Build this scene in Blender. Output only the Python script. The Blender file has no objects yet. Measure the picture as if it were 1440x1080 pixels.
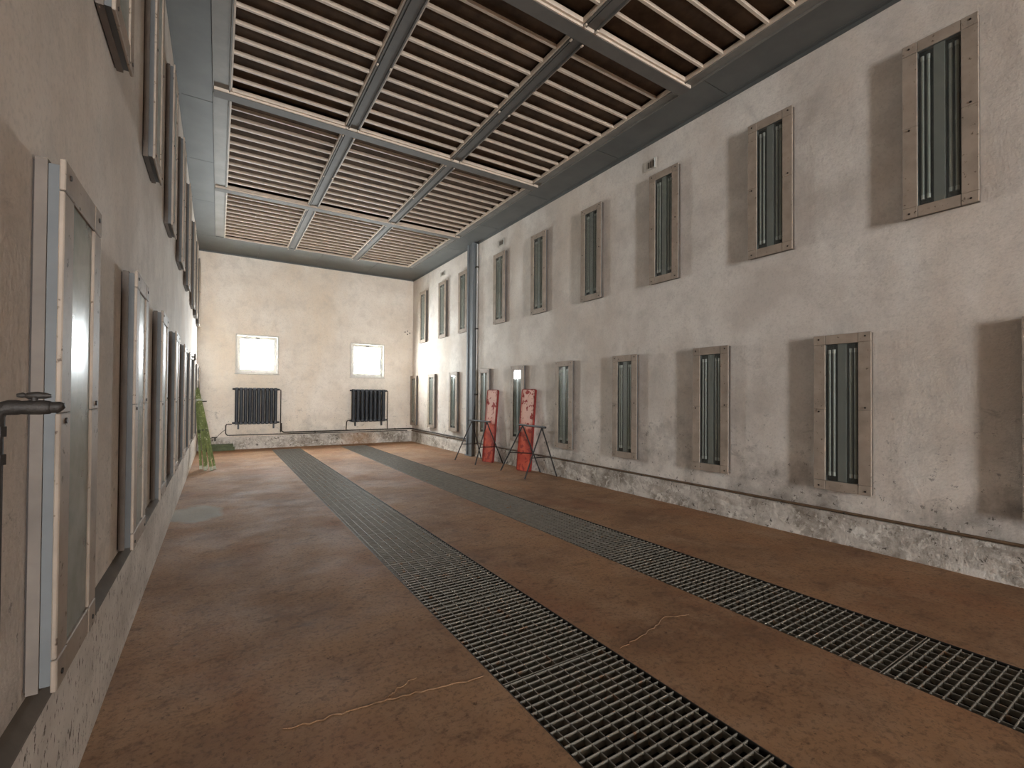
import bpy, bmesh, math, random
from mathutils import Vector, Matrix
random.seed(7)
scene = bpy.context.scene
COL = scene.collection

# ------------------------------------------------------------------ camera
YAW, PITCH, ROLL, FPX, CYPX, CAMH = 0.5656, 0.0115, 0.0069, 651.43, 10.485, 1.5
fw = Vector((math.sin(YAW)*math.cos(PITCH), math.cos(YAW)*math.cos(PITCH), math.sin(PITCH)))
rt = Vector((math.cos(YAW), -math.sin(YAW), 0)); up = rt.cross(fw)
r2 = rt*math.cos(ROLL) + up*math.sin(ROLL); u2 = -rt*math.sin(ROLL) + up*math.cos(ROLL)
cam_d = bpy.data.cameras.new('camera'); cam = bpy.data.objects.new('camera', cam_d); COL.objects.link(cam)
M = Matrix((r2, u2, -fw)).transposed().to_4x4(); M.translation = Vector((0, 0, CAMH)); cam.matrix_world = M
cam_d.sensor_width = 36; cam_d.lens = FPX/1440*36; cam_d.shift_y = CYPX/1440; cam_d.clip_start = 0.02
scene.camera = cam

# ------------------------------------------------------------------ sky, light, exposure
SKY = 14.0
w = bpy.data.worlds.new('overcast_sky'); scene.world = w; w.use_nodes = True
bg = w.node_tree.nodes['Background']; bg.inputs[0].default_value = (0.95, 0.975, 1.0, 1); bg.inputs[1].default_value = SKY
vs = scene.view_settings
vs.view_transform = 'Standard'; vs.look = 'None'; vs.gamma = 1; vs.use_curve_mapping = False
vs.exposure = 3.7
scene.cycles.max_bounces = 14; scene.cycles.diffuse_bounces = 10; scene.cycles.glossy_bounces = 4
scene.cycles.transparent_max_bounces = 10; scene.cycles.use_denoising = True
scene.cycles.sample_clamp_indirect = 8

# room dimensions (metres)
XL, XR, YB, YF, ZT = -0.478, 5.49, 14.87, -18.5, 5.38
WINS = [(0.415, 1.445, 2.12, 3.17), (3.49, 4.515, 2.105, 3.135)]     # back wall windows
ADDED_DOORWAY = [(-0.4, 1.1, 0.0, 5.3)]                                   # added doorway in an unseen end wall, placed to light the far wall
def portal(name, x0, x1, z0, z1, y, facing):
    ld = bpy.data.lights.new(name, 'AREA'); ld.shape = 'RECTANGLE'; ld.size = x1-x0; ld.size_y = z1-z0
    ld.cycles.is_portal = True
    o = bpy.data.objects.new(name, ld); COL.objects.link(o); o.location = ((x0+x1)/2, y, (z0+z1)/2)
    o.rotation_euler = (math.radians(-90 if facing < 0 else 90), 0, 0)   # area light shines along its -Z
for q in WINS: portal('window_daylight', *q, YB+0.28, -1)
for q in ADDED_DOORWAY: portal('added_door_daylight', *q, YF-0.28, 1)  # daylight portal of the added doorway

# ------------------------------------------------------------------ materials
MAT = {}
def srgb(r, g, b):
    f = lambda c: (c/255/12.92 if c/255 <= .04045 else ((c/255+.055)/1.055)**2.4)
    return (f(r), f(g), f(b), 1)
class NT:
    def __init__(s, name):
        s.m = bpy.data.materials.new(name); s.m.use_nodes = True; s.t = s.m.node_tree; s.n = s.t.nodes; s.l = s.t.links
        s.b = s.n['Principled BSDF']; MAT[name] = s.m
        s.geo = None
    def pos(s):
        if s.geo is None: s.geo = s.n.new('ShaderNodeNewGeometry')
        return s.geo.outputs['Position']
    def node(s, t, **k):
        x = s.n.new(t)
        for a, v in k.items(): setattr(x, a, v)
        return x
    def noise(s, scale, detail=6, rough=.6, stretch=None, dist=0):
        n = s.node('ShaderNodeTexNoise'); n.inputs['Scale'].default_value = scale; n.inputs['Detail'].default_value = detail
        n.inputs['Roughness'].default_value = rough; n.inputs['Distortion'].default_value = dist
        if stretch:
            mp = s.node('ShaderNodeMapping'); mp.inputs['Scale'].default_value = stretch
            s.l.new(s.pos(), mp.inputs[0]); s.l.new(mp.outputs[0], n.inputs['Vector'])
        else: s.l.new(s.pos(), n.inputs['Vector'])
        return n.outputs['Fac']
    def ramp(s, fac, stops):
        r = s.node('ShaderNodeValToRGB'); e = r.color_ramp.elements
        while len(e) < len(stops): e.new(0.5)
        for el, (p, c) in zip(e, stops):
            el.position = p; el.color = c if isinstance(c, tuple) else (c, c, c, 1)
        s.l.new(fac, r.inputs[0]); return r.outputs['Color']
    def mix(s, fac, a, b, mode='MIX'):
        m = s.node('ShaderNodeMix', data_type='RGBA', blend_type=mode)
        for k, v in ((0, fac), (6, a), (7, b)):
            if hasattr(v, 'is_linked') or hasattr(v, 'links'): s.l.new(v, m.inputs[k])
            else: m.inputs[k].default_value = v
        return m.outputs[2]
    def math(s, op, a, b=0.0):
        m = s.node('ShaderNodeMath', operation=op)
        for k, v in ((0, a), (1, b)):
            if isinstance(v, (int, float)): m.inputs[k].default_value = v
            else: s.l.new(v, m.inputs[k])
        return m.outputs[0]
    def xyz(s):
        x = s.node('ShaderNodeSeparateXYZ'); s.l.new(s.pos(), x.inputs[0]); return x.outputs
    def maprange(s, v, a, b, c=0.0, d=1.0):
        m = s.node('ShaderNodeMapRange'); m.inputs[1].default_value = a; m.inputs[2].default_value = b
        m.inputs[3].default_value = c; m.inputs[4].default_value = d; s.l.new(v, m.inputs[0]); return m.outputs[0]
    def bump(s, h, strength=.2, dist=.01):
        b = s.node('ShaderNodeBump'); b.inputs['Strength'].default_value = strength; b.inputs['Distance'].default_value = dist
        s.l.new(h, b.inputs['Height']); s.l.new(b.outputs[0], s.b.inputs['Normal'])
    def set(s, color=None, rough=None, metal=None, spec=None):
        for k, v in (('Base Color', color), ('Roughness', rough), ('Metallic', metal), ('Specular IOR Level', spec)):
            if v is None: continue
            if hasattr(v, 'links'): s.l.new(v, s.b.inputs[k])
            else: s.b.inputs[k].default_value = v
        return s.m
def simple(name, c, rough=.6, metal=0.0, var=.25, scale=9, spec=.4, spots=None, bump=0):
    t = NT(name); c2 = tuple(x*(1-var) for x in c[:3]) + (1,)
    col = t.mix(t.ramp(t.noise(scale), [(.35, 0.0), (.7, 1.0)]), c, c2)
    if spots: col = t.mix(t.ramp(t.noise(spots[0], 3, .7), [(spots[1], 0.0), (spots[1]+.06, 1.0)]), col, spots[2])
    if bump: t.bump(t.noise(scale*6), bump, .004)
    return t.set(col, rough, metal, spec)
def wall_mat(name, base, dark, warm, low_grime, gz=1.6):
    t = NT(name); x, y, z = t.xyz()
    col = t.mix(t.ramp(t.noise(.9, 8, .62), [(.40, 0.0), (.62, 1.0)]), base, dark)
    col = t.mix(t.math('MULTIPLY', t.ramp(t.noise(.55, 6, .65, (1, 1, .35)), [(.46, 0.0), (.64, 1.0)]), .6), col, warm)
    col = t.mix(t.math('MULTIPLY', t.ramp(t.noise(3.4, 8, .7), [(.48, 0.0), (.66, 1.0)]), .35), col, tuple(c*.72 for c in dark[:3])+(1,))
    col = t.mix(t.math('MULTIPLY', t.ramp(t.noise(42, 5, .7), [(.50, 0.0), (.64, 1.0)]), .30), col, tuple(c*.66 for c in dark[:3])+(1,))
    # grime rising from the plinth, with its own ragged outline
    g = t.math('ADD', t.maprange(z, 0.2, gz, 1.0, 0.0), t.math('MULTIPLY', t.math('SUBTRACT', t.noise(1.5, 9, .68), .5), 3.2))
    g = t.maprange(g, .62, 1.45)
    col = t.mix(t.math('MULTIPLY', g, low_grime), col, srgb(84, 76, 66))
    # smudges
    sm = t.ramp(t.noise(2.6, 7, .72, (1, 1, 1.6), .7), [(.59, 0.0), (.68, 1.0)])
    col = t.mix(t.math('MULTIPLY', sm, t.maprange(z, .3, 2.2, .55, .06)), col, srgb(70, 62, 54))
    # chips and flecks, mostly low down
    f = t.ramp(t.noise(15, 4, .75), [(.625, 0.0), (.65, 1.0)])
    col = t.mix(t.math('MULTIPLY', f, t.maprange(z, .3, 1.7, .8, .05)), col, srgb(62, 54, 47))
    p = t.ramp(t.noise(7, 4, .7, dist=.6), [(.62, 0.0), (.65, 1.0)])
    col = t.mix(t.math('MULTIPLY', p, t.maprange(z, .2, 1.1, .8, 0.0)), col, srgb(220, 214, 204))
    t.bump(t.math('ADD', t.noise(60, 4, .6), t.math('MULTIPLY', t.noise(6, 5), 2.0)), .45, .008)
    return t.set(col, .85, 0, .2)
wall_mat('plaster_side', srgb(228, 221, 212), srgb(206, 197, 187), srgb(208, 192, 175), .75)
wall_mat('plaster_back', srgb(243, 235, 223), srgb(230, 219, 204), srgb(232, 214, 190), .40, 1.2)
def plinth_mat():
    t = NT('plinth'); x, y, z = t.xyz()
    col = t.mix(t.ramp(t.noise(2.0, 9, .72), [(.42, 0.0), (.60, 1.0)]), srgb(206, 198, 188), srgb(138, 128, 116))
    col = t.mix(t.math('MULTIPLY', t.ramp(t.noise(8, 7, .75, dist=.9), [(.52, 0.0), (.60, 1.0)]), .75), col, srgb(226, 220, 210))
    col = t.mix(t.ramp(t.noise(11, 7, .78, dist=.5), [(.585, 0.0), (.625, 1.0)]), col, srgb(74, 66, 58))
    # rust run-off under the right radiator
    dx = t.math('DIVIDE', t.math('SUBTRACT', x, 3.75), .75); d = t.math('ADD', t.math('MULTIPLY', dx, dx), t.math('MULTIPLY', t.math('SUBTRACT', t.noise(3.5, 6, .7), .5), 2.4))
    r = t.math('MULTIPLY', t.maprange(d, -.4, .8, .55, 0.0), t.maprange(y, 14.5, 14.6))
    col = t.mix(r, col, srgb(166, 118, 70))
    t.bump(t.math('ADD', t.noise(9, 6), t.math('MULTIPLY', t.noise(45, 4), .4)), .7, .025)
    return t.set(col, .88, 0, .2)
plinth_mat()
def plinth_left_mat():
    t = NT('plinth_left')
    col = t.mix(t.ramp(t.noise(3, 8, .65, (1, .6, 1)), [(.38, 0.0), (.7, 1.0)]), srgb(212, 203, 192), srgb(176, 165, 153))
    col = t.mix(t.ramp(t.noise(46, 4, .7, (1, 1, .4)), [(.59, 0.0), (.63, 1.0)]), col, srgb(96, 85, 74))
    t.bump(t.noise(40, 5), .35, .01)
    return t.set(col, .85, 0, .25)
plinth_left_mat()
simple('ledge_brown', srgb(104, 92, 80), .9, scale=6, var=.35)  # ledge colour, a darker brown than the plinth
def floor_mat():
    t = NT('floor_concrete'); x, y, z = t.xyz()
    col = t.mix(t.ramp(t.noise(.8, 9, .65), [(.40, 0.0), (.62, 1.0)]), srgb(162, 124, 91), srgb(130, 97, 72))
    col = t.mix(t.math('MULTIPLY', t.ramp(t.noise(2.3, 8, .7, dist=.4), [(.48, 0.0), (.64, 1.0)]), .6), col, srgb(166, 134, 106))
    col = t.mix(t.math('MULTIPLY', t.ramp(t.noise(1.1, 6, .6, (1.0, .5, 1)), [(.50, 0.0), (.66, 1.0)]), .55), col, srgb(144, 96, 66))
    col = t.mix(t.math('MULTIPLY', t.ramp(t.noise(5, 8, .75, (1, 1.6, 1), .5), [(.54, 0.0), (.64, 1.0)]), .45), col, srgb(84, 62, 48))
    col = t.mix(t.math('MULTIPLY', t.ramp(t.noise(34, 6, .75), [(.50, 0.0), (.62, 1.0)]), .5), col, srgb(84, 64, 50))
    col = t.mix(t.math('MULTIPLY', t.ramp(t.noise(19, 5, .8), [(.61, 0.0), (.65, 1.0)]), .7), col, srgb(66, 50, 40))
    # bluish grey paint smear by the left wall
    dx = t.math('DIVIDE', t.math('ADD', x, .22), .30); dy = t.math('DIVIDE', t.math('SUBTRACT', y, 7.05), .50)
    d = t.math('ADD', t.math('MULTIPLY', dx, dx), t.math('MULTIPLY', dy, dy))
    d = t.math('ADD', d, t.math('MULTIPLY', t.math('SUBTRACT', t.noise(4, 5), .5), 1.6))
    col = t.mix(t.maprange(d, .7, 1.1, .75, 0.0), col, srgb(150, 148, 138))
    t.bump(t.math('ADD', t.noise(30, 6, .7), t.math('MULTIPLY', t.noise(5, 5), 1.5)), .5, .008)
    rg = t.ramp(t.noise(1.5, 6), [(.35, .70), (.65, .88)])
    return t.set(col, rg, 0, .2)
floor_mat()
simple('pit_dark', srgb(48, 42, 38), .95)
simple('crack_mortar', srgb(150, 122, 102), .9, scale=30)
simple('galvanised', srgb(122, 126, 125), .5, .35, .2, 5, .5)
simple('soffit_steel', srgb(100, 101, 98), .55, .2, .22, 2.2, .5)
simple('beam_steel', srgb(108, 104, 98), .68, .1, .2, 4, .5)
simple('channel_steel', srgb(134, 130, 123), .55, .2, .25, 3, .45)
simple('slat_cream', srgb(216, 199, 180), .55, 0, .2, 7, .4)
simple('filter_brown', srgb(92, 74, 60), .95, 0, .5, 5, .1)
simple('frame_paint', srgb(170, 154, 138), .65, 0, .3, 5, .3, spots=(24, .63, srgb(96, 80, 66)), bump=.3)
simple('frame_paint_side_shade', srgb(112, 101, 91), .65, 0, .32, 6, .4)  # frame paint darkened for the sides, shade put into the colour
simple('frame_channel', srgb(98, 99, 98), .6, .0, .2, 6, .5)
simple('fixture_dark', srgb(54, 58, 56), .5, 0, .3, 6)
simple('fixture_reflector', srgb(132, 134, 129), .4, 0, .12, 3, .5)
simple('tube_glass', srgb(158, 160, 152), .3, 0, .08, 4, .5)
simple('tube_cap', srgb(196, 196, 190), .45, .3, .1)
simple('screw_gap_dark', srgb(52, 42, 36), .6, .3)
simple('iron_pipe', srgb(72, 64, 56), .6, .2, .35, 14)
simple('rust_pipe', srgb(112, 88, 66), .7, .1, .35, 9)
simple('tap_iron', srgb(58, 52, 47), .55, .4, .4, 30, .5, bump=.4)
simple('white_pipe', srgb(205, 205, 200), .5, .1, .12)
simple('column_steel', srgb(108, 112, 114), .65, .0, .2, 3, .5)
simple('radiator_paint', srgb(40, 44, 51), .45, .0, .3, 8, .5)
simple('window_paint', srgb(206, 202, 194), .55, 0, .2, 14, .4, spots=(30, .66, srgb(120, 104, 88)))
simple('sawhorse_steel', srgb(42, 37, 34), .6, 0, .35, 20, .35)
simple('green_paint', srgb(132, 142, 88), .65, 0, .55, 7, .3, spots=(20, .60, srgb(190, 190, 150)))
simple('green_dark', srgb(96, 104, 74), .7, 0, .4, 10)
simple('tie_white', srgb(190, 192, 170), .6)
simple('plate_white', srgb(192, 184, 172), .6, 0, .1)
simple('hole_dark', srgb(84, 74, 64), .9)
simple('grating_steel', srgb(134, 127, 115), .55, .15, .3, 12, .4, spots=(9, .62, srgb(130, 100, 76)))
simple('grating_frame', srgb(56, 52, 48), .6, .3)
def red_mat(name, seed):
    t = NT(name); x, y, z = t.xyz()
    off = t.node('ShaderNodeMapping'); off.inputs['Location'].default_value = (seed, seed*1.7, seed*.6); t.l.new(t.pos(), off.inputs[0])
    def nz(sc, d=5, r=.6, di=0):
        n = t.node('ShaderNodeTexNoise'); n.inputs['Scale'].default_value = sc; n.inputs['Detail'].default_value = d
        n.inputs['Roughness'].default_value = r; n.inputs['Distortion'].default_value = di
        t.l.new(off.outputs[0], n.inputs['Vector']); return n.outputs['Fac']
    col = t.mix(t.ramp(nz(5), [(.4, 0.0), (.6, 1.0)]), srgb(202, 92, 66), srgb(184, 74, 56))
    # worn whitish overspray on the upper two thirds, ragged lower edge
    k = t.math('ADD', t.maprange(z, .55, 1.15), t.math('MULTIPLY', t.math('SUBTRACT', nz(4, 6, .7), .5), 1.3))
    col = t.mix(t.maprange(k, .35, .75, 0.0, .8), col, srgb(230, 198, 182))
    col = t.mix(t.ramp(nz(9, 3, .5, .6), [(.555, 0.0), (.59, 1.0)]), col, srgb(154, 56, 48))
    return t.set(col, .5, 0, .4)
red_mat('red_board_a', 3.1); red_mat('red_board_b', 8.4)
simple('red_edge', srgb(140, 46, 40), .55, 0, .3, 8)
def glass(name, tint, rough, ior=1.5, dust_haze=0.0):
    t = NT(name); t.n.remove(t.b)
    tr = t.node('ShaderNodeBsdfTransparent'); tr.inputs[0].default_value = tint
    gl = t.node('ShaderNodeBsdfGlossy'); gl.inputs['Roughness'].default_value = rough
    fr = t.node('ShaderNodeFresnel'); fr.inputs[0].default_value = ior
    mx = t.node('ShaderNodeMixShader'); t.pos(); t.l.new(t.math('MULTIPLY', fr.outputs[0], t.math('SUBTRACT', 1.0, t.geo.outputs['Backfacing'])), mx.inputs[0]); t.l.new(tr.outputs[0], mx.inputs[1]); t.l.new(gl.outputs[0], mx.inputs[2])
    out = mx
    if dust_haze:
        df = t.node('ShaderNodeBsdfDiffuse'); df.inputs[0].default_value = srgb(190, 195, 188)
        m2 = t.node('ShaderNodeMixShader'); t.l.new(t.math('MULTIPLY', t.ramp(t.noise(4, 6, .6), [(.3, .5), (.7, 1.0)]), dust_haze), m2.inputs[0])
        t.l.new(mx.outputs[0], m2.inputs[1]); t.l.new(df.outputs[0], m2.inputs[2]); out = m2
    t.l.new(out.outputs[0], t.n['Material Output'].inputs[0])
glass('fixture_glass', (.94, .955, .945, 1), .07, 1.5, .05)
glass('fixture_glass_dust_haze', (.90, .93, .92, 1), .27, 1.7, .58)  # dust plus a painted pale haze for the grazing sheen of the left panes
glass('window_glass', (.74, .76, .76, 1), .02)

# ------------------------------------------------------------------ mesh helpers
class MB:
    """collects verts and faces; build() links them as one object"""
    def __init__(s): s.v = []; s.f = []
    def add(s, vs, fs):
        o = len(s.v); s.v += [tuple(x) for x in vs]; s.f += [tuple(i+o for i in f) for f in fs]; return s
    def box(s, x0, x1, y0, y1, z0, z1):
        return s.add([(x0,y0,z0),(x1,y0,z0),(x1,y1,z0),(x0,y1,z0),(x0,y0,z1),(x1,y0,z1),(x1,y1,z1),(x0,y1,z1)],
                     [(0,3,2,1),(4,5,6,7),(0,1,5,4),(1,2,6,5),(2,3,7,6),(3,0,4,7)])
    def cbox(s, x0, x1, y0, y1, z0, z1, c):
        """box with chamfered edges along its longest axis and ends (24 verts)"""
        bm = bmesh.new(); m = MB().box(x0,x1,y0,y1,z0,z1); vs = [bm.verts.new(p) for p in m.v]
        for f in m.f: bm.faces.new([vs[i] for i in f])
        bmesh.ops.bevel(bm, geom=bm.edges[:], offset=c, segments=1, affect='EDGES', profile=.5)
        bm.verts.index_update(); s.add([v.co[:] for v in bm.verts], [[v.index for v in f.verts] for f in bm.faces]); bm.free(); return s
    def tube(s, pts, r, n=8, cap=True, radii=None):
        pts = [Vector(p) for p in pts]; rings = []
        for i, p in enumerate(pts):
            if i == 0: d = pts[1]-p
            elif i == len(pts)-1: d = p-pts[i-1]
            else: d = (pts[i+1]-p).normalized()+(p-pts[i-1]).normalized()
            d.normalize(); a = Vector((0,0,1)) if abs(d.z) < .9 else Vector((1,0,0))
            e1 = d.cross(a).normalized(); e2 = d.cross(e1)
            rr = radii[i] if radii else r
            rings.append([p+e1*rr*math.cos(2*math.pi*k/n)+e2*rr*math.sin(2*math.pi*k/n) for k in range(n)])
        # keep rings aligned
        vs = [q for ring in rings for q in ring]; fs = []
        for i in range(len(pts)-1):
            a0 = rings[i]; b0 = rings[i+1]
            off = min(range(n), key=lambda k: (a0[0]-pts[i]-(b0[k]-pts[i+1])).length)
            sgn = 1 if (a0[1]-pts[i]-(b0[(off+1)%n]-pts[i+1])).length <= (a0[1]-pts[i]-(b0[(off-1)%n]-pts[i+1])).length else -1
            for k in range(n):
                fs.append((i*n+k, i*n+(k+1)%n, (i+1)*n+(off+sgn*(k+1))%n, (i+1)*n+(off+sgn*k)%n))
        if cap: fs += [tuple(range(n)), tuple((len(pts)-1)*n+k for k in range(n))]
        return s.add(vs, fs)
    def extrude(s, prof, axis, a, b):
        """closed 2D profile extruded along an axis: 'x' takes (y,z), 'y' takes (x,z), 'z' takes (x,y)"""
        put = {'x': lambda p, t: (t, p[0], p[1]), 'y': lambda p, t: (p[0], t, p[1]), 'z': lambda p, t: (p[0], p[1], t)}[axis]
        n = len(prof); vs = [put(p, a) for p in prof]+[put(p, b) for p in prof]
        fs = [(i, (i+1) % n, n+(i+1) % n, n+i) for i in range(n)]+[tuple(range(n))[::-1], tuple(range(n, 2*n))]
        return s.add(vs, fs)
    def mesh(s, name, mat, smooth=False):
        me = bpy.data.meshes.new(name); me.from_pydata(s.v, [], s.f); me.materials.append(MAT[mat])
        bm = bmesh.new(); bm.from_mesh(me); bmesh.ops.recalc_face_normals(bm, faces=bm.faces); bm.to_mesh(me); bm.free()
        if smooth:
            for p in me.polygons: p.use_smooth = True
            me.set_sharp_from_angle(angle=math.radians(40))
        return me
    def build(s, name, mat, parent=None, loc=None, smooth=False):
        return link(name, s.mesh(name, mat, smooth), parent, loc)
def link(name, me, parent=None, loc=None, rot=None):
    o = bpy.data.objects.new(name, me); COL.objects.link(o)
    if parent: o.parent = parent
    if loc: o.location = loc
    if rot: o.rotation_euler = rot
    return o
def thing(name, label, cat, loc=(0,0,0), rotz=0, group=None):
    o = bpy.data.objects.new(name, None); COL.objects.link(o); o.location = loc; o.rotation_euler = (0, 0, rotz)
    o.empty_display_size = .1
    return tag(o, label, cat, group)
def tag(o, label, cat, group=None):
    o['label'] = label; o['category'] = cat
    if group: o['group'] = group
    return o
def struct(o, label=None):
    o['kind'] = 'structure'
    if label: o['label'] = label
    return o
def copy_tree(o, parent=None):
    c = o.copy(); COL.objects.link(c); c.parent = parent
    for ch in list(o.children): copy_tree(ch, c)
    return c
def holed(us, vs, holes, w0, w1, put):
    """slab over the grid us x vs between depths w0,w1 without the cells in holes; one connected mesh"""
    m = MB(); idx = {}
    def V(i, j, k):
        if (i, j, k) not in idx: idx[(i, j, k)] = len(m.v); m.v.append(put(us[i], vs[j], (w0, w1)[k]))
        return idx[(i, j, k)]
    solid = lambda i, j: 0 <= i < len(us)-1 and 0 <= j < len(vs)-1 and not any(a <= (us[i]+us[i+1])/2 <= b and c <= (vs[j]+vs[j+1])/2 <= d for a, b, c, d in holes)
    for i in range(len(us)-1):
        for j in range(len(vs)-1):
            if not solid(i, j): continue
            for k in (0, 1): m.f.append((V(i,j,k), V(i+1,j,k), V(i+1,j+1,k), V(i,j+1,k)))
            for di, dj, e in ((-1,0,((i,j),(i,j+1))), (1,0,((i+1,j),(i+1,j+1))), (0,-1,((i,j),(i+1,j))), (0,1,((i,j+1),(i+1,j+1)))):
                if not solid(i+di, j+dj): m.f.append((V(*e[0],0), V(*e[1],0), V(*e[1],1), V(*e[0],1)))
    return m
ORD = ['first', 'second', 'third', 'fourth', 'fifth', 'sixth', 'seventh', 'eighth', 'ninth', 'tenth', 'eleventh', 'twelfth', 'thirteenth', 'fourteenth', 'fifteenth', 'sixteenth']

# ------------------------------------------------------------------ the room shell
G = [(1.265, 1.994), (3.079, 3.81)]; GY0, GY1 = -0.93, 14.32
W = .22
us = sorted([XL-W, XR+W] + [x for g in G for x in g]); vsx = [YF-W, GY0, GY1, YB+W]
struct(holed(us, vsx, [(g[0], g[1], GY0, GY1) for g in G], -.05, 0, lambda u, v, k: (u, v, k)).build('floor', 'floor_concrete'), 'worn brown concrete floor with two long grated channels')
for g in G:
    m = MB(); a, b = g[0]-.03, g[1]+.03; y0, y1 = GY0-.03, GY1+.03
    m.add([(a,y0,-.05),(b,y0,-.05),(b,y1,-.05),(a,y1,-.05),(a,y0,-.7),(b,y0,-.7),(b,y1,-.7),(a,y1,-.7)], [(0,1,5,4),(1,2,6,5),(2,3,7,6),(3,0,4,7),(4,5,6,7)])
    struct(m.build('floor_channel', 'pit_dark'), 'dark pit under the floor grating')
ZW = ZT+.35
struct(MB().box(XL-W, XL, YF-W, YB+W, -.05, ZW).build('wall_left', 'plaster_side'), 'whitewashed plaster side wall on the left')
struct(MB().box(XR, XR+W, YF-W, YB+W, -.05, ZW).build('wall_right', 'plaster_side'), 'stained whitewashed plaster wall on the right')
bu = sorted([XL, XR]+[x for q in WINS for x in q[:2]]); bv = sorted({-.05, ZW, *[round(z, 3) for q in WINS for z in q[2:]]})
struct(holed(bu, bv, WINS, YB, YB+W, lambda u, v, k: (u, k, v)).build('wall_back', 'plaster_back'), 'far end wall, cream plaster with two small square windows')
fu = sorted([XL, XR]+[x for q in ADDED_DOORWAY for x in q[:2]]); fv = sorted([-.05, ZW]+[z for q in ADDED_DOORWAY for z in q[2:]])
struct(holed(fu, fv, ADDED_DOORWAY, YF-W, YF, lambda u, v, k: (u, k, v)).build('wall_front', 'plaster_back'), 'wall behind the photographer')
# plinths (low skirting of rough plaster)
pl = [(XL, 0), (XL, .585), (-.441, .53), (-.455, 0)]
struct(MB().extrude([(-.478, -.01), (-.455, -.01), (-.441, .53), (-.478, .53)], 'y', YF, YB).build('baseboard_left', 'plinth_left'), 'rough white plinth along the left wall')
struct(MB().extrude([(-.4785, .53), (-.441, .5301), (-.443, .536), (-.4785, .585)], 'y', YF, YB).build('trim_1', 'ledge_brown'), 'brown sloping ledge on top of the left plinth')
def rough_plinth(name, axis, a, b, base, out, zt):
    """plinth with an uneven face and ragged foot"""
    n = 110; m = MB(); rnd = random.Random(3 if axis == 'y' else 5); rows = [0, .06, .14, .22, .28, zt]
    for i in range(n+1):
        t = a+(b-a)*i/n
        for j, z in enumerate(rows):
            d = out+(rnd.uniform(-.010, .010) if 0 < j < 5 else 0)+(rnd.uniform(0, .022) if j == 0 else 0)
            m.v.append((base-d, t, z-(.01 if j == 0 else 0)) if axis == 'y' else (t, base-d, z-(.01 if j == 0 else 0)))
        m.v.append((base, t, zt+.004) if axis == 'y' else (t, base, zt+.004))
    k = len(rows)+1
    for i in range(n):
        for j in range(k-1): m.f.append((i*k+j, (i+1)*k+j, (i+1)*k+j+1, i*k+j+1))
    return struct(m.build(name, 'plinth'))
rough_plinth('baseboard_right', 'y', YF, YB, XR, .035, .31)['label'] = 'chipped plaster plinth along the right wall'
rough_plinth('baseboard_back', 'x', XL, XR, YB, .035, .335)['label'] = 'stained plaster plinth along the far wall'

# ------------------------------------------------------------------ ceiling: soffit, beams, grilles
ceil = struct(MB().box(XL-W, XR+W, YF-W, YB+W, ZT+.25, ZT+.34).build('ceiling', 'filter_brown'), 'dark ceiling above the slatted filter grilles')
SX0, SX1 = -.10, 4.95          # inner edges of the soffit
GX0, GX1 = .09, 4.80           # edges of the grille field
YG = 13.46
def panel(x0, x1, y0, y1):
    MB().cbox(x0+.003, x1-.003, y0+.003, y1-.003, ZT, ZT+.03, .003).build('soffit_panel', 'soffit_steel', ceil)
ys = [YF, -14, -10, -6, -2.2, -.3, 1.6, 3.5, 5.4, 7.3, 9.2, 11.1, YG]
for i in range(len(ys)-1):
    panel(XL, SX0, ys[i], ys[i+1]); panel(SX1, XR, ys[i], ys[i+1])
xs = [XL, .9, 2.4, 3.9, XR]
for i in range(4): panel(xs[i], xs[i+1], YG, YB)
# angle strips where soffit meets wall
for nm, pr, ax, a, b in (('edge_angle', [(XL, ZT), (XL+.035, ZT), (XL+.035, ZT-.004), (XL+.004, ZT-.004), (XL+.004, ZT-.035), (XL, ZT-.035)], 'y', YF, YB),
                         ('edge_angle', [(XR, ZT), (XR-.05, ZT), (XR-.05, ZT-.005), (XR-.006, ZT-.005), (XR-.006, ZT-.05), (XR, ZT-.05)], 'y', YF, YB),
                         ('edge_angle', [(YB, ZT), (YB-.05, ZT), (YB-.05, ZT-.005), (YB-.006, ZT-.005), (YB-.006, ZT-.04), (YB, ZT-.04)], 'x', XL, XR)):
    MB().extrude(pr, ax, a, b).build(nm, 'soffit_steel', ceil)
# light channels between soffit and grille field
def channel(x0, x1, y0, y1):
    d = .012
    MB().extrude([(x0, ZT), (x0, ZT-d), (x0+.012, ZT-d), (x0+.012, ZT+.012), (x1-.012, ZT+.012), (x1-.012, ZT-d), (x1, ZT-d), (x1, ZT+.02), (x0, ZT+.02)], 'y', y0, y1).build('edge_channel', 'channel_steel', ceil)
BY = [-15.9, -12.6, -9.32, -6.05, -2.79, .47, 3.74, 7.0, 10.27]
ends = [YF]+BY+[YG]
for i in range(len(ends)-1):
    channel(SX0, GX0-.003, ends[i]+.005, ends[i+1]-.005); channel(GX1+.003, SX1, ends[i]+.005, ends[i+1]-.005)
for y in BY:
    bb = MB().box(SX0+.01, SX1-.02, y-.075, y+.085, ZT-.03, ZT+.05).build('cross_beam', 'beam_steel', ceil)
    MB().box(SX0+.012, SX1-.022, y-.087, y-.0755, ZT-.026, ZT+.045).build('near_side_strip', 'slat_cream', bb)  # cream strip along the near side of the beam
LX = [1.60, 3.25]
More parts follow.
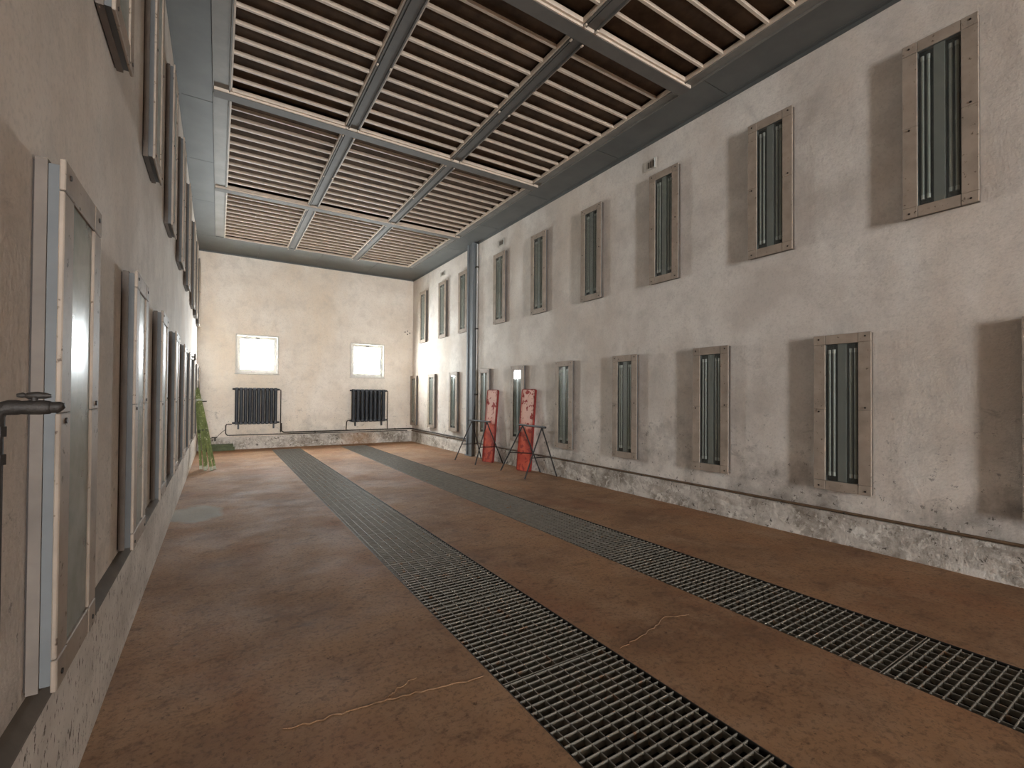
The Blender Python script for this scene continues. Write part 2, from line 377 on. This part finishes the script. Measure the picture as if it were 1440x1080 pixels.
for x in LX:
    for i in range(1, len(ends)-1):
        y0 = ends[i]+.088; y1 = ends[i+1]-(.09 if i < len(ends)-2 else -.02)
        z = ZT-.02
        lb = MB().extrude([(x-.085, z), (x-.070, z), (x-.070, z+.03), (x-.050, z+.03), (x-.050, z+.008), (x-.040, z+.008), (x-.040, z+.03), (x+.070, z+.03), (x+.070, z), (x+.085, z), (x+.085, z+.06), (x-.085, z+.06)], 'y', y0, y1).build('long_beam', 'beam_steel', ceil)
        for yy in (y0+.03, (y0+y1)/2, y1-.03):
            for sx in (-1, 1):
                MB().cbox(x+sx*.078-.012, x+sx*.078+.012, yy-.018, yy+.018, z-.014, z+.004, .004).build('bolt', 'slat_cream', lb)
row_names = ['nearest', 'second', 'third', 'farthest']; col_names = ['left', 'middle', 'right']
xb = [(GX0, LX[0]-.088), (LX[0]+.088, LX[1]-.088), (LX[1]+.088, GX1)]
yb = [(.47, 3.74), (3.74, 7.0), (7.0, 10.27), (10.27, YG)]
for r, (a, b) in enumerate(yb):
    y0 = a+.09; y1 = b-.09 if r < 3 else b-.002
    for c, (x0, x1) in enumerate(xb):
        g = thing('ceiling_grille', f'cream slatted ceiling grille over dark filter mat, {row_names[r]} row, {col_names[c]} bay', 'ceiling grille', (x0, y0, ZT), 0, 'slatted grilles in the ceiling frame')
        LXX = x1-x0; LY = y1-y0
        for yy in (0, LY-.022):
            MB().box(.0, LXX, yy, yy+.022, .0, .05).build('end_rail', 'slat_cream', g)
        for xx in (0, LXX-.018):
            MB().box(xx, xx+.018, .022, LY-.022, .0, .05).build('side_rail', 'slat_cream', g)
        n = 12 if r == 3 else 11
        sm = MB().extrude([(-.014, .016), (.014, .016), (.014, .026), (.004, .026), (.004, .060), (-.010, .060), (-.010, .042), (-.014, .042)], 'x', .018, LXX-.018).mesh('slat', 'slat_cream')
        for k in range(n): link('slat', sm, g, (0, LY*(k+1)/(n+1), 0))
        MB().box(.002, LXX-.002, .002, LY-.002, .095, .115).build('filter_mat', 'filter_brown', g)

# ------------------------------------------------------------------ back wall windows
for i, (x0, x1, z0, z1) in enumerate(WINS):
    wn = bpy.data.objects.new(f'window_{i+1}', None); COL.objects.link(wn); wn.location = (x0, YB, z0)
    struct(wn, ['small square window above the wider-ribbed left radiator', 'small square window above the right radiator'][i])
    w_, h_ = x1-x0, z1-z0
    def ring(name, o, t, ya, yb_, mat, parent):
        return holed([o, o+t, w_-o-t, w_-o], [o, o+t, h_-o-t, h_-o], [(o+t, w_-o-t, o+t, h_-o-t)], ya, yb_, lambda u, v, k: (u, k, v)).build(name, mat, parent)
    ring('casing', -.018, .034, -.022, .10, 'window_paint', wn)
    sash = ring('sash', .018, .085, .05, .10, 'window_paint', wn)
    MB().box(.10, w_-.10, .07, .076, .10, h_-.10).build('pane', 'window_glass', wn)
    MB().cbox(w_/2-.05, w_/2+.05, .028, .05, h_-.075, h_-.045, .006).build('latch', 'iron_pipe', wn)
    MB().cbox(-.04, w_+.04, -.035, .0, -.045, -.02, .006).build('sill_strip', 'window_paint', wn)
# frame of the added doorway behind the camera, there only to let light in
for (x0, x1, z0, z1) in ADDED_DOORWAY:
    dn = bpy.data.objects.new('added_door_1', None); COL.objects.link(dn); dn.location = (x0, YF, z0); struct(dn, 'frame of the added unseen doorway that lights the room from behind')
    for xx in (0, x1-x0-.08): MB().box(xx, xx+.08, -.15, .02, 0, z1-z0).build('jamb', 'beam_steel', dn)
    MB().box(.08, x1-x0-.08, -.15, .02, z1-z0-.08, z1-z0).build('lintel', 'beam_steel', dn)

# ------------------------------------------------------------------ wall light fixtures
FW, FH, FD = .52, 1.625, .075; OW, OH = .30, 1.43
def make_fixture(glass_mat):
    """local frame: +X out of the wall, Y along it, Z up, origin at bottom centre on the wall"""
    f = bpy.data.objects.new('wall_light', None); COL.objects.link(f); f.empty_display_size = .1
    hw = FW/2; ow = OW/2; oz0 = (FH-OH)/2; oz1 = FH-oz0
    def ring(name, y_o, z_o0, z_o1, x0, x1, mat):
        return holed([-y_o, -ow, ow, y_o], [z_o0, oz0, oz1, z_o1], [(-ow, ow, oz0, oz1)], x0, x1, lambda u, v, k: (k, u, v)).build(name, mat, f)
    ring('shadow_gap_strip', hw-.014, .014, FH-.014, .0, .006, 'screw_gap_dark')  # dark strip drawn as the shadow gap between housing and wall
    ring('housing', hw-.006, .006, FH-.006, .006, .034, 'frame_paint_side_shade')
    ring('side_channel', hw-.016, .016, FH-.016, .034, .061, 'frame_channel')
    s = (FW-OW)/2; g = .0012; c = .003; xa, xb_ = .061, FD
    for sy in (-1, 1):
        y0, y1 = sorted((sy*ow, sy*hw))
        for z0, z1 in ((oz0+g, FH*.52-g), (FH*.52+g, oz1-g)): MB().cbox(xa, xb_, y0, y1, z0, z1, c).build('stile', 'frame_paint', f)
        for z0, z1 in ((0, oz0-g), (oz1+g, FH)): MB().cbox(xa, xb_+.0015, y0, y1, z0, z1, c).build('corner_plate', 'frame_paint', f)
    for z0, z1 in ((0, oz0), (oz1, FH)): MB().cbox(xa, xb_, -ow+2*g, ow-2*g, z0, z1, c).build('rail', 'frame_paint', f)
    MB().box(.012, .018, -ow, ow, oz0, oz1).build('back_plate', 'fixture_dark', f)
    MB().extrude([(.0181, -.045), (.054, -.038), (.054, .038), (.0181, .045)], 'z', oz0+.004, oz1-.004).build('reflector', 'fixture_reflector', f)
    for y in (-.118, -.076, .076, .118):
        t = MB().tube([(.044, y, oz0+.09), (.044, y, oz1-.09)], .0125, 10).build('tube', 'tube_glass', f, smooth=True)
        for z in (oz0+.055, oz1-.095): MB().tube([(.044, y, z), (.044, y, z+.04)], .0145, 10).build('end_cap', 'tube_cap', t, smooth=True)
    MB().box(.063, .066, -ow, ow, oz0, oz1).build('pane', glass_mat, f)
    for y, z in ((-hw+.05, .04), (hw-.05, .04), (-hw+.05, FH-.04), (hw-.05, FH-.04), (-hw+.05, FH*.505), (hw-.05, FH*.535)):
        MB().tube([(FD-.002, y, z), (FD+.005, y, z)], .009, 8).build('screw', 'screw_gap_dark', f)
    return f
protos = {True: make_fixture('fixture_glass'), False: make_fixture('fixture_glass_dust_haze')}; used = set()
def place(x, ynear, z, right, label, group):
    f = protos[right] if right not in used else copy_tree(protos[right]); used.add(right)
    f.location = (x, ynear+FW/2, z); f.rotation_euler = (0, 0, math.pi if right else 0); tag(f, label, 'wall light', group)
    return f
LOWY = [.42, 1.95, 3.46, 4.97, 6.50, 8.08, 9.56, 11.30, 12.84, 14.34]
UPY = [1.18, 2.69, 4.22, 5.77, 7.33, 8.87, 10.75, 12.08, 13.57]
nl, nu = len(LOWY), len(UPY)
for i, y in enumerate(LOWY):
    place(XR, y, .545, True, f'unlit glazed light in lower row of right wall, {ORD[nl-1-i]} from the far corner', 'lower wall lights on the right wall')
for i, y in enumerate(UPY):
    place(XR, y, 3.185, True, f'unlit glazed light in upper row of right wall, {ORD[nu-1-i]} from the far corner', 'upper wall lights on the right wall')
for i, y in enumerate(LOWY[1:]):
    lab = 'large beige-framed light in lower row of left wall, nearest, behind the tap' if i == 0 else f'beige-framed light in lower row of left wall, {ORD[i]} counting from the tap'
    place(XL, y-.02, .595, False, lab, 'lower wall lights on the left wall')
for i, y in enumerate(UPY[1:]):
    place(XL, y-.03, 3.20, False, f'beige-framed light in upper row of left wall, {ORD[i]} from the near end', 'upper wall lights on the left wall')

# ------------------------------------------------------------------ floor gratings
BARZ = .038
seams = [GY0]+[1.07+k*1.0 for k in range(-1, 13)]+[GY1]
gname = ['left', 'right']
for gi, (gx0, gx1) in enumerate(G):
    wdt = gx1-gx0-.012
    # joined far bars share the same layout
    nx = 9
    cross = MB().cbox(.0, wdt, -.0025, .0025, -BARZ, 0, .0008).mesh('cross_bar', 'grating_steel')
    for s in range(len(seams)-1):
        y0, y1 = seams[s]+.004, seams[s+1]-.004; L = y1-y0
        pos = 'nearest the camera' if s == 1 else f'{ORD[len(seams)-2-s]} from the far wall'
        p = thing('floor_grating', f'steel grating panel in the {gname[gi]} floor channel, {pos}', 'floor grating', (gx0+.006, y0, -.003), 0, f'grating panels of the {gname[gi]} floor channel')
        nc = max(2, round(L/.0505)); lpos = [.038+(wdt-.076)*k/(nx-1) for k in range(nx)]
        cpos = [.003+(L-.006)*k/nc for k in range(nc+1)]
        if y0 < 5.5:
            for yy in cpos: link('cross_bar', cross, p, (0, yy, 0))
            lm = MB().cbox(-.0026, .0026, 0, L, -BARZ+.006, -.0004, .0008).mesh('long_bar', 'grating_steel')
            for xx in lpos: link('long_bar', lm, p, (xx, 0, 0))
        else:
            m = MB()
            for yy in cpos: m.box(0, wdt, yy-.002, yy+.002, -BARZ, 0)
            for xx in lpos: m.box(xx-.0018, xx+.0018, 0, L, -BARZ+.006, -.0015)
            o = m.build('grating_bars', 'grating_steel', p); o['kind'] = 'stuff'
    # angle-iron seats along the channel edges
    for x in (gx0, gx1-.005):
        so = MB().box(x, x+.005, GY0, GY1, -.06, .001).build('channel_edge', 'grating_frame'); so.parent = bpy.data.objects['floor']
    for x in (gx0+.005, gx1-.03):
        so = MB().box(x, x+.025, GY0, GY1, -.06, -.045).build('channel_seat', 'grating_frame'); so.parent = bpy.data.objects['floor']
# cracks in the floor screed: raised mortar ridges
def crack(pts, wd, seed):
    rnd = random.Random(seed); P = []
    for (a, b) in zip(pts[:-1], pts[1:]):
        for k in range(8):
            t = k/8; P.append(Vector((a[0]+(b[0]-a[0])*t+rnd.uniform(-.006, .006), a[1]+(b[1]-a[1])*t+rnd.uniform(-.012, .012), 0)))
    m = MB(); n = len(P)
    for i, q in enumerate(P):
        d = (P[min(i+1, n-1)]-P[max(i-1, 0)]).normalized(); s = Vector((-d.y, d.x, 0)); t = wd*rnd.uniform(.4, 1.2)*(1 if 2 < i < n-3 else .3)
        m.v += [tuple(q-s*t), tuple(q+Vector((0, 0, .003))), tuple(q+s*t)]
    for i in range(n-1):
        m.f += [(3*i, 3*i+3, 3*i+4, 3*i+1), (3*i+1, 3*i+4, 3*i+5, 3*i+2)]
    o = m.build('crack_ridge', 'floor_concrete', bpy.data.objects['floor'])
crack([(.27, 2.31), (.48, 2.29), (.73, 2.275), (.99, 2.22), (1.25, 2.18)], .006, 1)
crack([(.72, 2.28), (.80, 2.33), (.93, 2.38)], .004, 2)
crack([(2.05, 2.0), (2.35, 2.05), (2.6, 2.12), (2.8, 2.05)], .003, 3)

# ------------------------------------------------------------------ column and conduit on the right wall
cm = MB().extrude([(XR, 10.66), (XR-.115, 10.66), (XR-.115, 10.60), (XR-.09, 10.60), (XR-.09, 10.40), (XR-.115, 10.40), (XR-.115, 10.34), (XR, 10.34)], 'z', 0.0, ZT)
col_t = thing('steel_column', 'grey steel column on the right wall beside a thin white pipe', 'column', (0, 0, 0))
cm.build('profile', 'column_steel', col_t)
MB().box(XR-.14, XR-.036, 10.32, 10.68, 0.0, .02).build('base_plate', 'column_steel', col_t)
cp = thing('conduit', 'thin white vertical pipe running beside the grey column', 'pipe', (0, 0, 0))
MB().tube([(XR-.03, 10.27, .32), (XR-.03, 10.27, 5.33)], .018, 10).build('pipe_run', 'white_pipe', cp, smooth=True)
for z in (1.55, 3.2, 4.75): MB().cbox(XR-.055, XR, 10.24, 10.33, z-.018, z+.018, .004).build('clip', 'iron_pipe', cp)

# pipes along the walls
rp = thing('heating_pipe', 'thin rusty pipe running along the foot of the right wall', 'pipe')
MB().tube([(XR-.022, YF+.02, .335), (XR-.022, 6.0, .33), (XR-.022, YB-.03, .355)], .014, 8).build('pipe_run', 'rust_pipe', rp, smooth=True)
for y in (2.2, 4.9, 7.6, 12.0): MB().cbox(XR-.04, XR, y-.012, y+.012, .315, .335, .003).build('clip', 'iron_pipe', rp)
rp2 = thing('heating_pipe', 'thicker dark pipe above the plinth in the far right corner', 'pipe')
MB().tube([(XR-.05, 10.7, .40), (XR-.05, YB-.09, .425), (XR-.09, YB-.05, .425), (1.62, YB-.05, .43), (1.56, YB-.05, .47), (1.55, YB-.06, .70)], .02, 8).build('pipe_run', 'iron_pipe', rp2, smooth=True)
for x in (2.46, 4.9): MB().cbox(x-.02, x+.02, YB-.075, YB, .40, .45, .004).build('clip', 'iron_pipe', rp2)
rp3 = thing('heating_pipe', 'dark pipe looping under the left radiator', 'pipe')
MB().tube([(.33, YB-.11, .70), (.21, YB-.11, .70), (.19, YB-.10, .66), (.19, YB-.07, .45), (.23, YB-.06, .395), (1.6, YB-.06, .385), (5.3, YB-.06, .365)], .014, 8).build('pipe_run', 'iron_pipe', rp3, smooth=True)
cb = thing('cable', 'thin dark cable with a bracket left of the radiators', 'cable')
MB().tube([(XL+.03, YB-.045, .335), (-.15, YB-.045, .335), (-.02, YB-.045, .35), (.08, YB-.045, .46), (.19, YB-.05, .56)], .008, 6).build('cable_run', 'iron_pipe', cb, smooth=True)
MB().cbox(-.13, .0, YB-.06, YB, .335, .36, .004).build('bracket', 'iron_pipe', cb)
MB().cbox(-.07, -.03, YB-.06, YB, .25, .335, .004).build('bracket', 'iron_pipe', cb)

# ------------------------------------------------------------------ radiators
def radiator(x0, x1, n, label, nip_left):
    z0, z1, y = .69, 1.70, YB-.13
    r = thing('radiator', label, 'radiator', (x0, y, z0), 0, 'radiators on the far wall')
    p = (x1-x0)/n; H = z1-z0
    m = MB(); hw = p*.43
    prof = [(hw*math.cos(a)+p/2, .055*math.sin(a)) for a in [2*math.pi*k/14 for k in range(14)]]
    m.extrude(prof, 'z', .03, H-.03)
    m.cbox(p/2-.009, p/2+.009, -.068, -.04, .08, H-.08, .003)
    m.cbox(.002, p-.002, -.05, .05, .0, .085, .02); m.cbox(.002, p-.002, -.05, .05, H-.085, H, .02)
    me = m.mesh('section', 'radiator_paint', True)
    for k in range(n): link('section', me, r, (p*k, 0, 0))
    for x in (p*.9, (x1-x0)-p*.9): MB().cbox(x-.02, x+.02, -.03, .03, -.13, .01, .005).build('foot', 'radiator_paint', r)
    for x in (p*1.2, (x1-x0)-p*1.2): MB().cbox(x-.015, x+.015, .02, .12, H*.7, H*.7+.03, .004).build('wall_bracket', 'iron_pipe', r)
    for x, z in ((-.05, H-.04), ((x1-x0)-.01, H-.04), (-.05, .04), ((x1-x0)-.01, .04)):
        MB().tube([(x, 0, z), (x+.06, 0, z)], .024, 8).build('plug', 'radiator_paint', r, smooth=True)
    return r
radiator(.385, 1.44, 10, 'dark cast-iron radiator under the left window', True)
radiator(3.485, 4.545, 8, 'dark cast-iron radiator under the right window', False)
for x0, x1, lab, z in ((1.52, 1.52, 'thin vertical pipe at the right side of the left radiator', .44), (4.62, 4.62, 'thin vertical pipe at the right side of the right radiator', .42)):
    q = thing('riser_pipe', lab, 'pipe')
    MB().tube([(x0-.09, YB-.13, 1.66), (x0, YB-.13, 1.65), (x0+.005, YB-.12, 1.60), (x0+.005, YB-.09, z)], .012, 8).build('pipe_run', 'iron_pipe', q, smooth=True)
q = thing('riser_pipe', 'short vertical pipe at the left foot of the right radiator', 'pipe')
MB().tube([(3.45, YB-.13, .73), (3.37, YB-.13, .73), (3.35, YB-.12, .69), (3.35, YB-.07, .43)], .013, 8).build('pipe_run', 'iron_pipe', q, smooth=True)

# ------------------------------------------------------------------ sawhorses
def sawhorse(label, t1, t2, H, feet, cross):
    s = thing('sawhorse', label, 'sawhorse', (0, 0, 0), 0, 'steel sawhorses by the right wall')
    a, b = Vector((*t1, H)), Vector((*t2, H)); d = (b-a).normalized()
    MB().tube([a-d*.13, b+d*.13], .020, 8).build('top_bar', 'sawhorse_steel', s, smooth=True)
    legs = []
    for k, (fx, fy) in enumerate(feet):
        top = (a if k < 2 else b); f = Vector((fx, fy, 0.0))
        kick = top.lerp(f, .45)+Vector((0, 0, .0))
        MB().tube([top-Vector((0, 0, .01)), kick, f], .014, 8).build('leg', 'sawhorse_steel', s, smooth=True); legs.append((top, f))
    for i, j in ((0, 1), (2, 3)):
        t = cross; p = legs[i][0].lerp(legs[i][1], t); q_ = legs[j][0].lerp(legs[j][1], t)
        MB().tube([p, q_], .010, 6).build('brace', 'sawhorse_steel', s, smooth=True)
    return s
sawhorse('steel sawhorse in front of the nearer red board', (5.18, 7.75), (5.13, 7.03), .935, [(4.87, 8.08), (5.43, 7.48), (4.73, 7.0), (5.42, 6.94)], .60)
sawhorse('steel sawhorse beside the grey column, in front of the farther red board', (5.09, 9.78), (5.14, 9.15), .935, [(4.73, 9.94), (5.40, 9.88), (4.77, 9.0), (5.43, 8.92)], .60)

# ------------------------------------------------------------------ red boards leaning on the right wall
def board(label, mat, foot, wv, wid, top_out, H):
    """foot = left foot corner; wv = unit width direction; leans so that the right top corner touches the wall"""
    wv = Vector((*wv, 0)).normalized(); n = Vector((-wv.y, wv.x, 0))
    if n.x < 0: n = -n
    f0 = Vector((*foot, 0)); lean = n*top_out+Vector((0, 0, H)); ln = lean.normalized(); nrm = wv.cross(ln).normalized()
    if nrm.x > 0: nrm = -nrm
    L = lean.length; B = Matrix((wv, ln, nrm)).transposed().to_4x4(); B.translation = f0
    o = thing('red_board', label, 'board', f0[:], 0, 'red boards leaning on the right wall'); o.matrix_world = B
    r = .035
    def outline(x0, x1, y0, y1, r):
        pts = []
        for cx, cy, a0 in ((x1-r, y0+r, -90), (x1-r, y1-r, 0), (x0+r, y1-r, 90), (x0+r, y0+r, 180)):
            pts += [(cx+r*math.cos(math.radians(a0+k*22.5)), cy+r*math.sin(math.radians(a0+k*22.5))) for k in range(5)]
        return pts
    MB().extrude(outline(.012, wid-.012, .008, L-.012, r), 'z', .0, .02).build('face_panel', mat, o)
    m = MB(); A = outline(0, wid, 0, L, r+.008); Bn = outline(.014, wid-.014, .010, L-.014, r-.003); k = len(A)
    for z in (-.02, .034):
        m.v += [(x, y, z) for x, y in A]+[(x, y, z) for x, y in Bn]
    for i in range(k):
        j = (i+1) % k
        m.f += [(i, j, 2*k+j, 2*k+i), (k+i, k+j, 3*k+j, 3*k+i), (i, j, k+j, k+i), (2*k+i, 2*k+j, 3*k+j, 3*k+i)]
    m.build('rim', 'red_edge', o)
board('worn red board nearer the camera, leaning behind a sawhorse', 'red_board_b', (5.19, 7.96), (.28, -.96), .36, .165, 1.66)
board('worn red board next to the grey column, farther of the two', 'red_board_a', (5.19, 9.42), (.28, -.96), .34, .165, 1.66)

# ------------------------------------------------------------------ green pole bundle and plank
gb = thing('pole_bundle', 'bundle of green painted poles tied together, leaning on the left wall', 'bundle', (0, 0, 0))
rnd = random.Random(4)
tops = [(-.375, 11.62, 1.60), (-.355, 11.55, 1.64), (-.34, 11.60, 1.60), (-.365, 11.50, 1.56), (-.325, 11.52, 1.52)]
foots = [(-.27, 11.20, .0), (-.19, 10.98, .0), (-.09, 10.90, .0), (-.17, 11.22, .0), (-.03, 11.05, .0)]
for a, b in zip(tops, foots):
    A, Bv = Vector(a), Vector(b); mid = A.lerp(Bv, .5)+Vector((rnd.uniform(-.012, .012), rnd.uniform(-.01, .01), 0))
    pz = MB().tube([Bv, Bv.lerp(A, .25), mid, A.lerp(Bv, .2), A], .032, 6, radii=[.027, .026, .027, .030, .020]).build('pole', 'green_paint', gb)
    MB().tube([Bv+Vector((0, 0, .001)), Bv.lerp(A, .045)], .029, 6).build('foot_cap', 'tie_white', pz)
def at(t):
    c = Vector((0, 0, 0))
    for a, b in zip(tops, foots): c += Vector(a).lerp(Vector(b), t)
    return c/len(tops)
for t, rr in ((.13, .068), (.52, .095)):
    c0, c1 = at(t-.012), at(t+.012); MB().tube([c0, c1], rr, 10).build('tie', 'green_dark' if t > .3 else 'tie_white', gb)
MB().tube([at(.14), at(.14)+Vector((.13, .02, .0))], .012, 6).build('peg', 'iron_pipe', gb)
gp = thing('green_plank', 'short dull green plank lying at the foot of the far wall', 'plank')
MB().cbox(-.30, .40, 14.60, 14.72, .0, .10, .006).build('plank', 'green_dark', gp); MB().cbox(-.28, .37, 14.66, 14.80, .1002, .17, .006).build('plank', 'green_dark', gp)

# ------------------------------------------------------------------ small wall plates above the upper lights
for (y0, y1, z0, z1, lab) in ((4.66, 4.89, 4.94, 5.10, 'small pale wall plate above a light, nearest of three'), (9.00, 9.30, 4.97, 5.13, 'small pale wall plate near the column, middle of three'), (12.28, 12.62, 5.0, 5.13, 'small pale wall plate near the far corner, farthest of three')):
    t = thing('wall_plate', lab, 'wall plate', (XR, y1, z0), 0, 'small plates under the soffit')
    w_, h_ = y1-y0, z1-z0
    MB().cbox(-.012, 0, -w_, 0, 0, h_, .004).build('plate', 'plate_white', t)
    for k in range(3): MB().cbox(-.020, -.0121, -w_*.8+k*w_*.2, -w_*.72+k*w_*.2, h_*.2, h_*.8, .002).build('slot', 'hole_dark', t)
    MB().tube([(-.022, -w_+.02, .01), (-.022, -w_+.02, h_-.01)], .008, 6).build('rod', 'white_pipe', t)
# holes left by old fixings on the far wall
for k, (x, z) in enumerate(((5.22, 3.62), (5.30, 3.55), (5.38, 3.60), (5.30, 3.66))):
    o = MB().tube([(x, YB-.001, z), (x, YB-.006, z)], .022, 8).build('fixing_hole', 'hole_dark', bpy.data.objects['wall_back'])

# ------------------------------------------------------------------ water tap close to the camera on the left
tp = thing('water_tap', 'dark iron water tap on a standing pipe at the left edge', 'tap', (-.366, 1.30, 0))
MB().tube([(0, 0, .0), (0, 0, 1.44)], .013, 12).build('stand_pipe', 'tap_iron', tp, smooth=True)
for z in (1.36, 1.415): MB().tube([(0, 0, z), (0, 0, z+.02)], .017, 8).build('collar', 'tap_iron', tp)
MB().tube([(0, 0, 1.43), (0, 0, 1.455), (.006, 0, 1.468), (.02, 0, 1.472), (.03, 0, 1.472)], .015, 12).build('elbow', 'tap_iron', tp, smooth=True)
MB().tube([(.028, 0, 1.472), (.032, 0, 1.472), (.036, 0, 1.472), (.05, 0, 1.472), (.066, 0, 1.472), (.078, 0, 1.472), (.08, 0, 1.472), (.091, 0, 1.472), (.096, 0, 1.471), (.099, 0, 1.469)], .012, 14, radii=[.0145, .015, .0135, .0145, .0148, .0135, .0115, .012, .010, .004]).build('body', 'tap_iron', tp, smooth=True)
MB().tube([(.055, 0, 1.483), (.055, 0, 1.492)], .006, 10).build('stem', 'tap_iron', tp, smooth=True)
MB().tube([(.030, 0, 1.496), (.038, 0, 1.4965), (.042, 0, 1.4955), (.046, 0, 1.4955), (.06, 0, 1.4965), (.072, 0, 1.4955), (.080, 0, 1.495)], .006, 10, radii=[.0035, .0058, .0042, .0068, .0074, .0062, .003]).build('handle', 'tap_iron', tp, smooth=True)
# small black handwheel far along the left wall
hv = thing('hand_wheel', 'small black valve handwheel far along the left wall', 'valve', (XL, 10.75, 2.22))
MB().tube([(0, 0, 0), (.11, 0, 0)], .012, 8).build('stem', 'iron_pipe', hv)
MB().tube([(.10, .055*math.cos(a), .055*math.sin(a)) for a in [2*math.pi*k/12 for k in range(13)]], .014, 6).build('rim', 'tap_iron', hv)
for k in range(3):
    a = math.pi*k/3; MB().tube([(.10, -.05*math.cos(a), -.05*math.sin(a)), (.10, .05*math.cos(a), .05*math.sin(a))], .008, 6).build('spoke', 'tap_iron', hv)
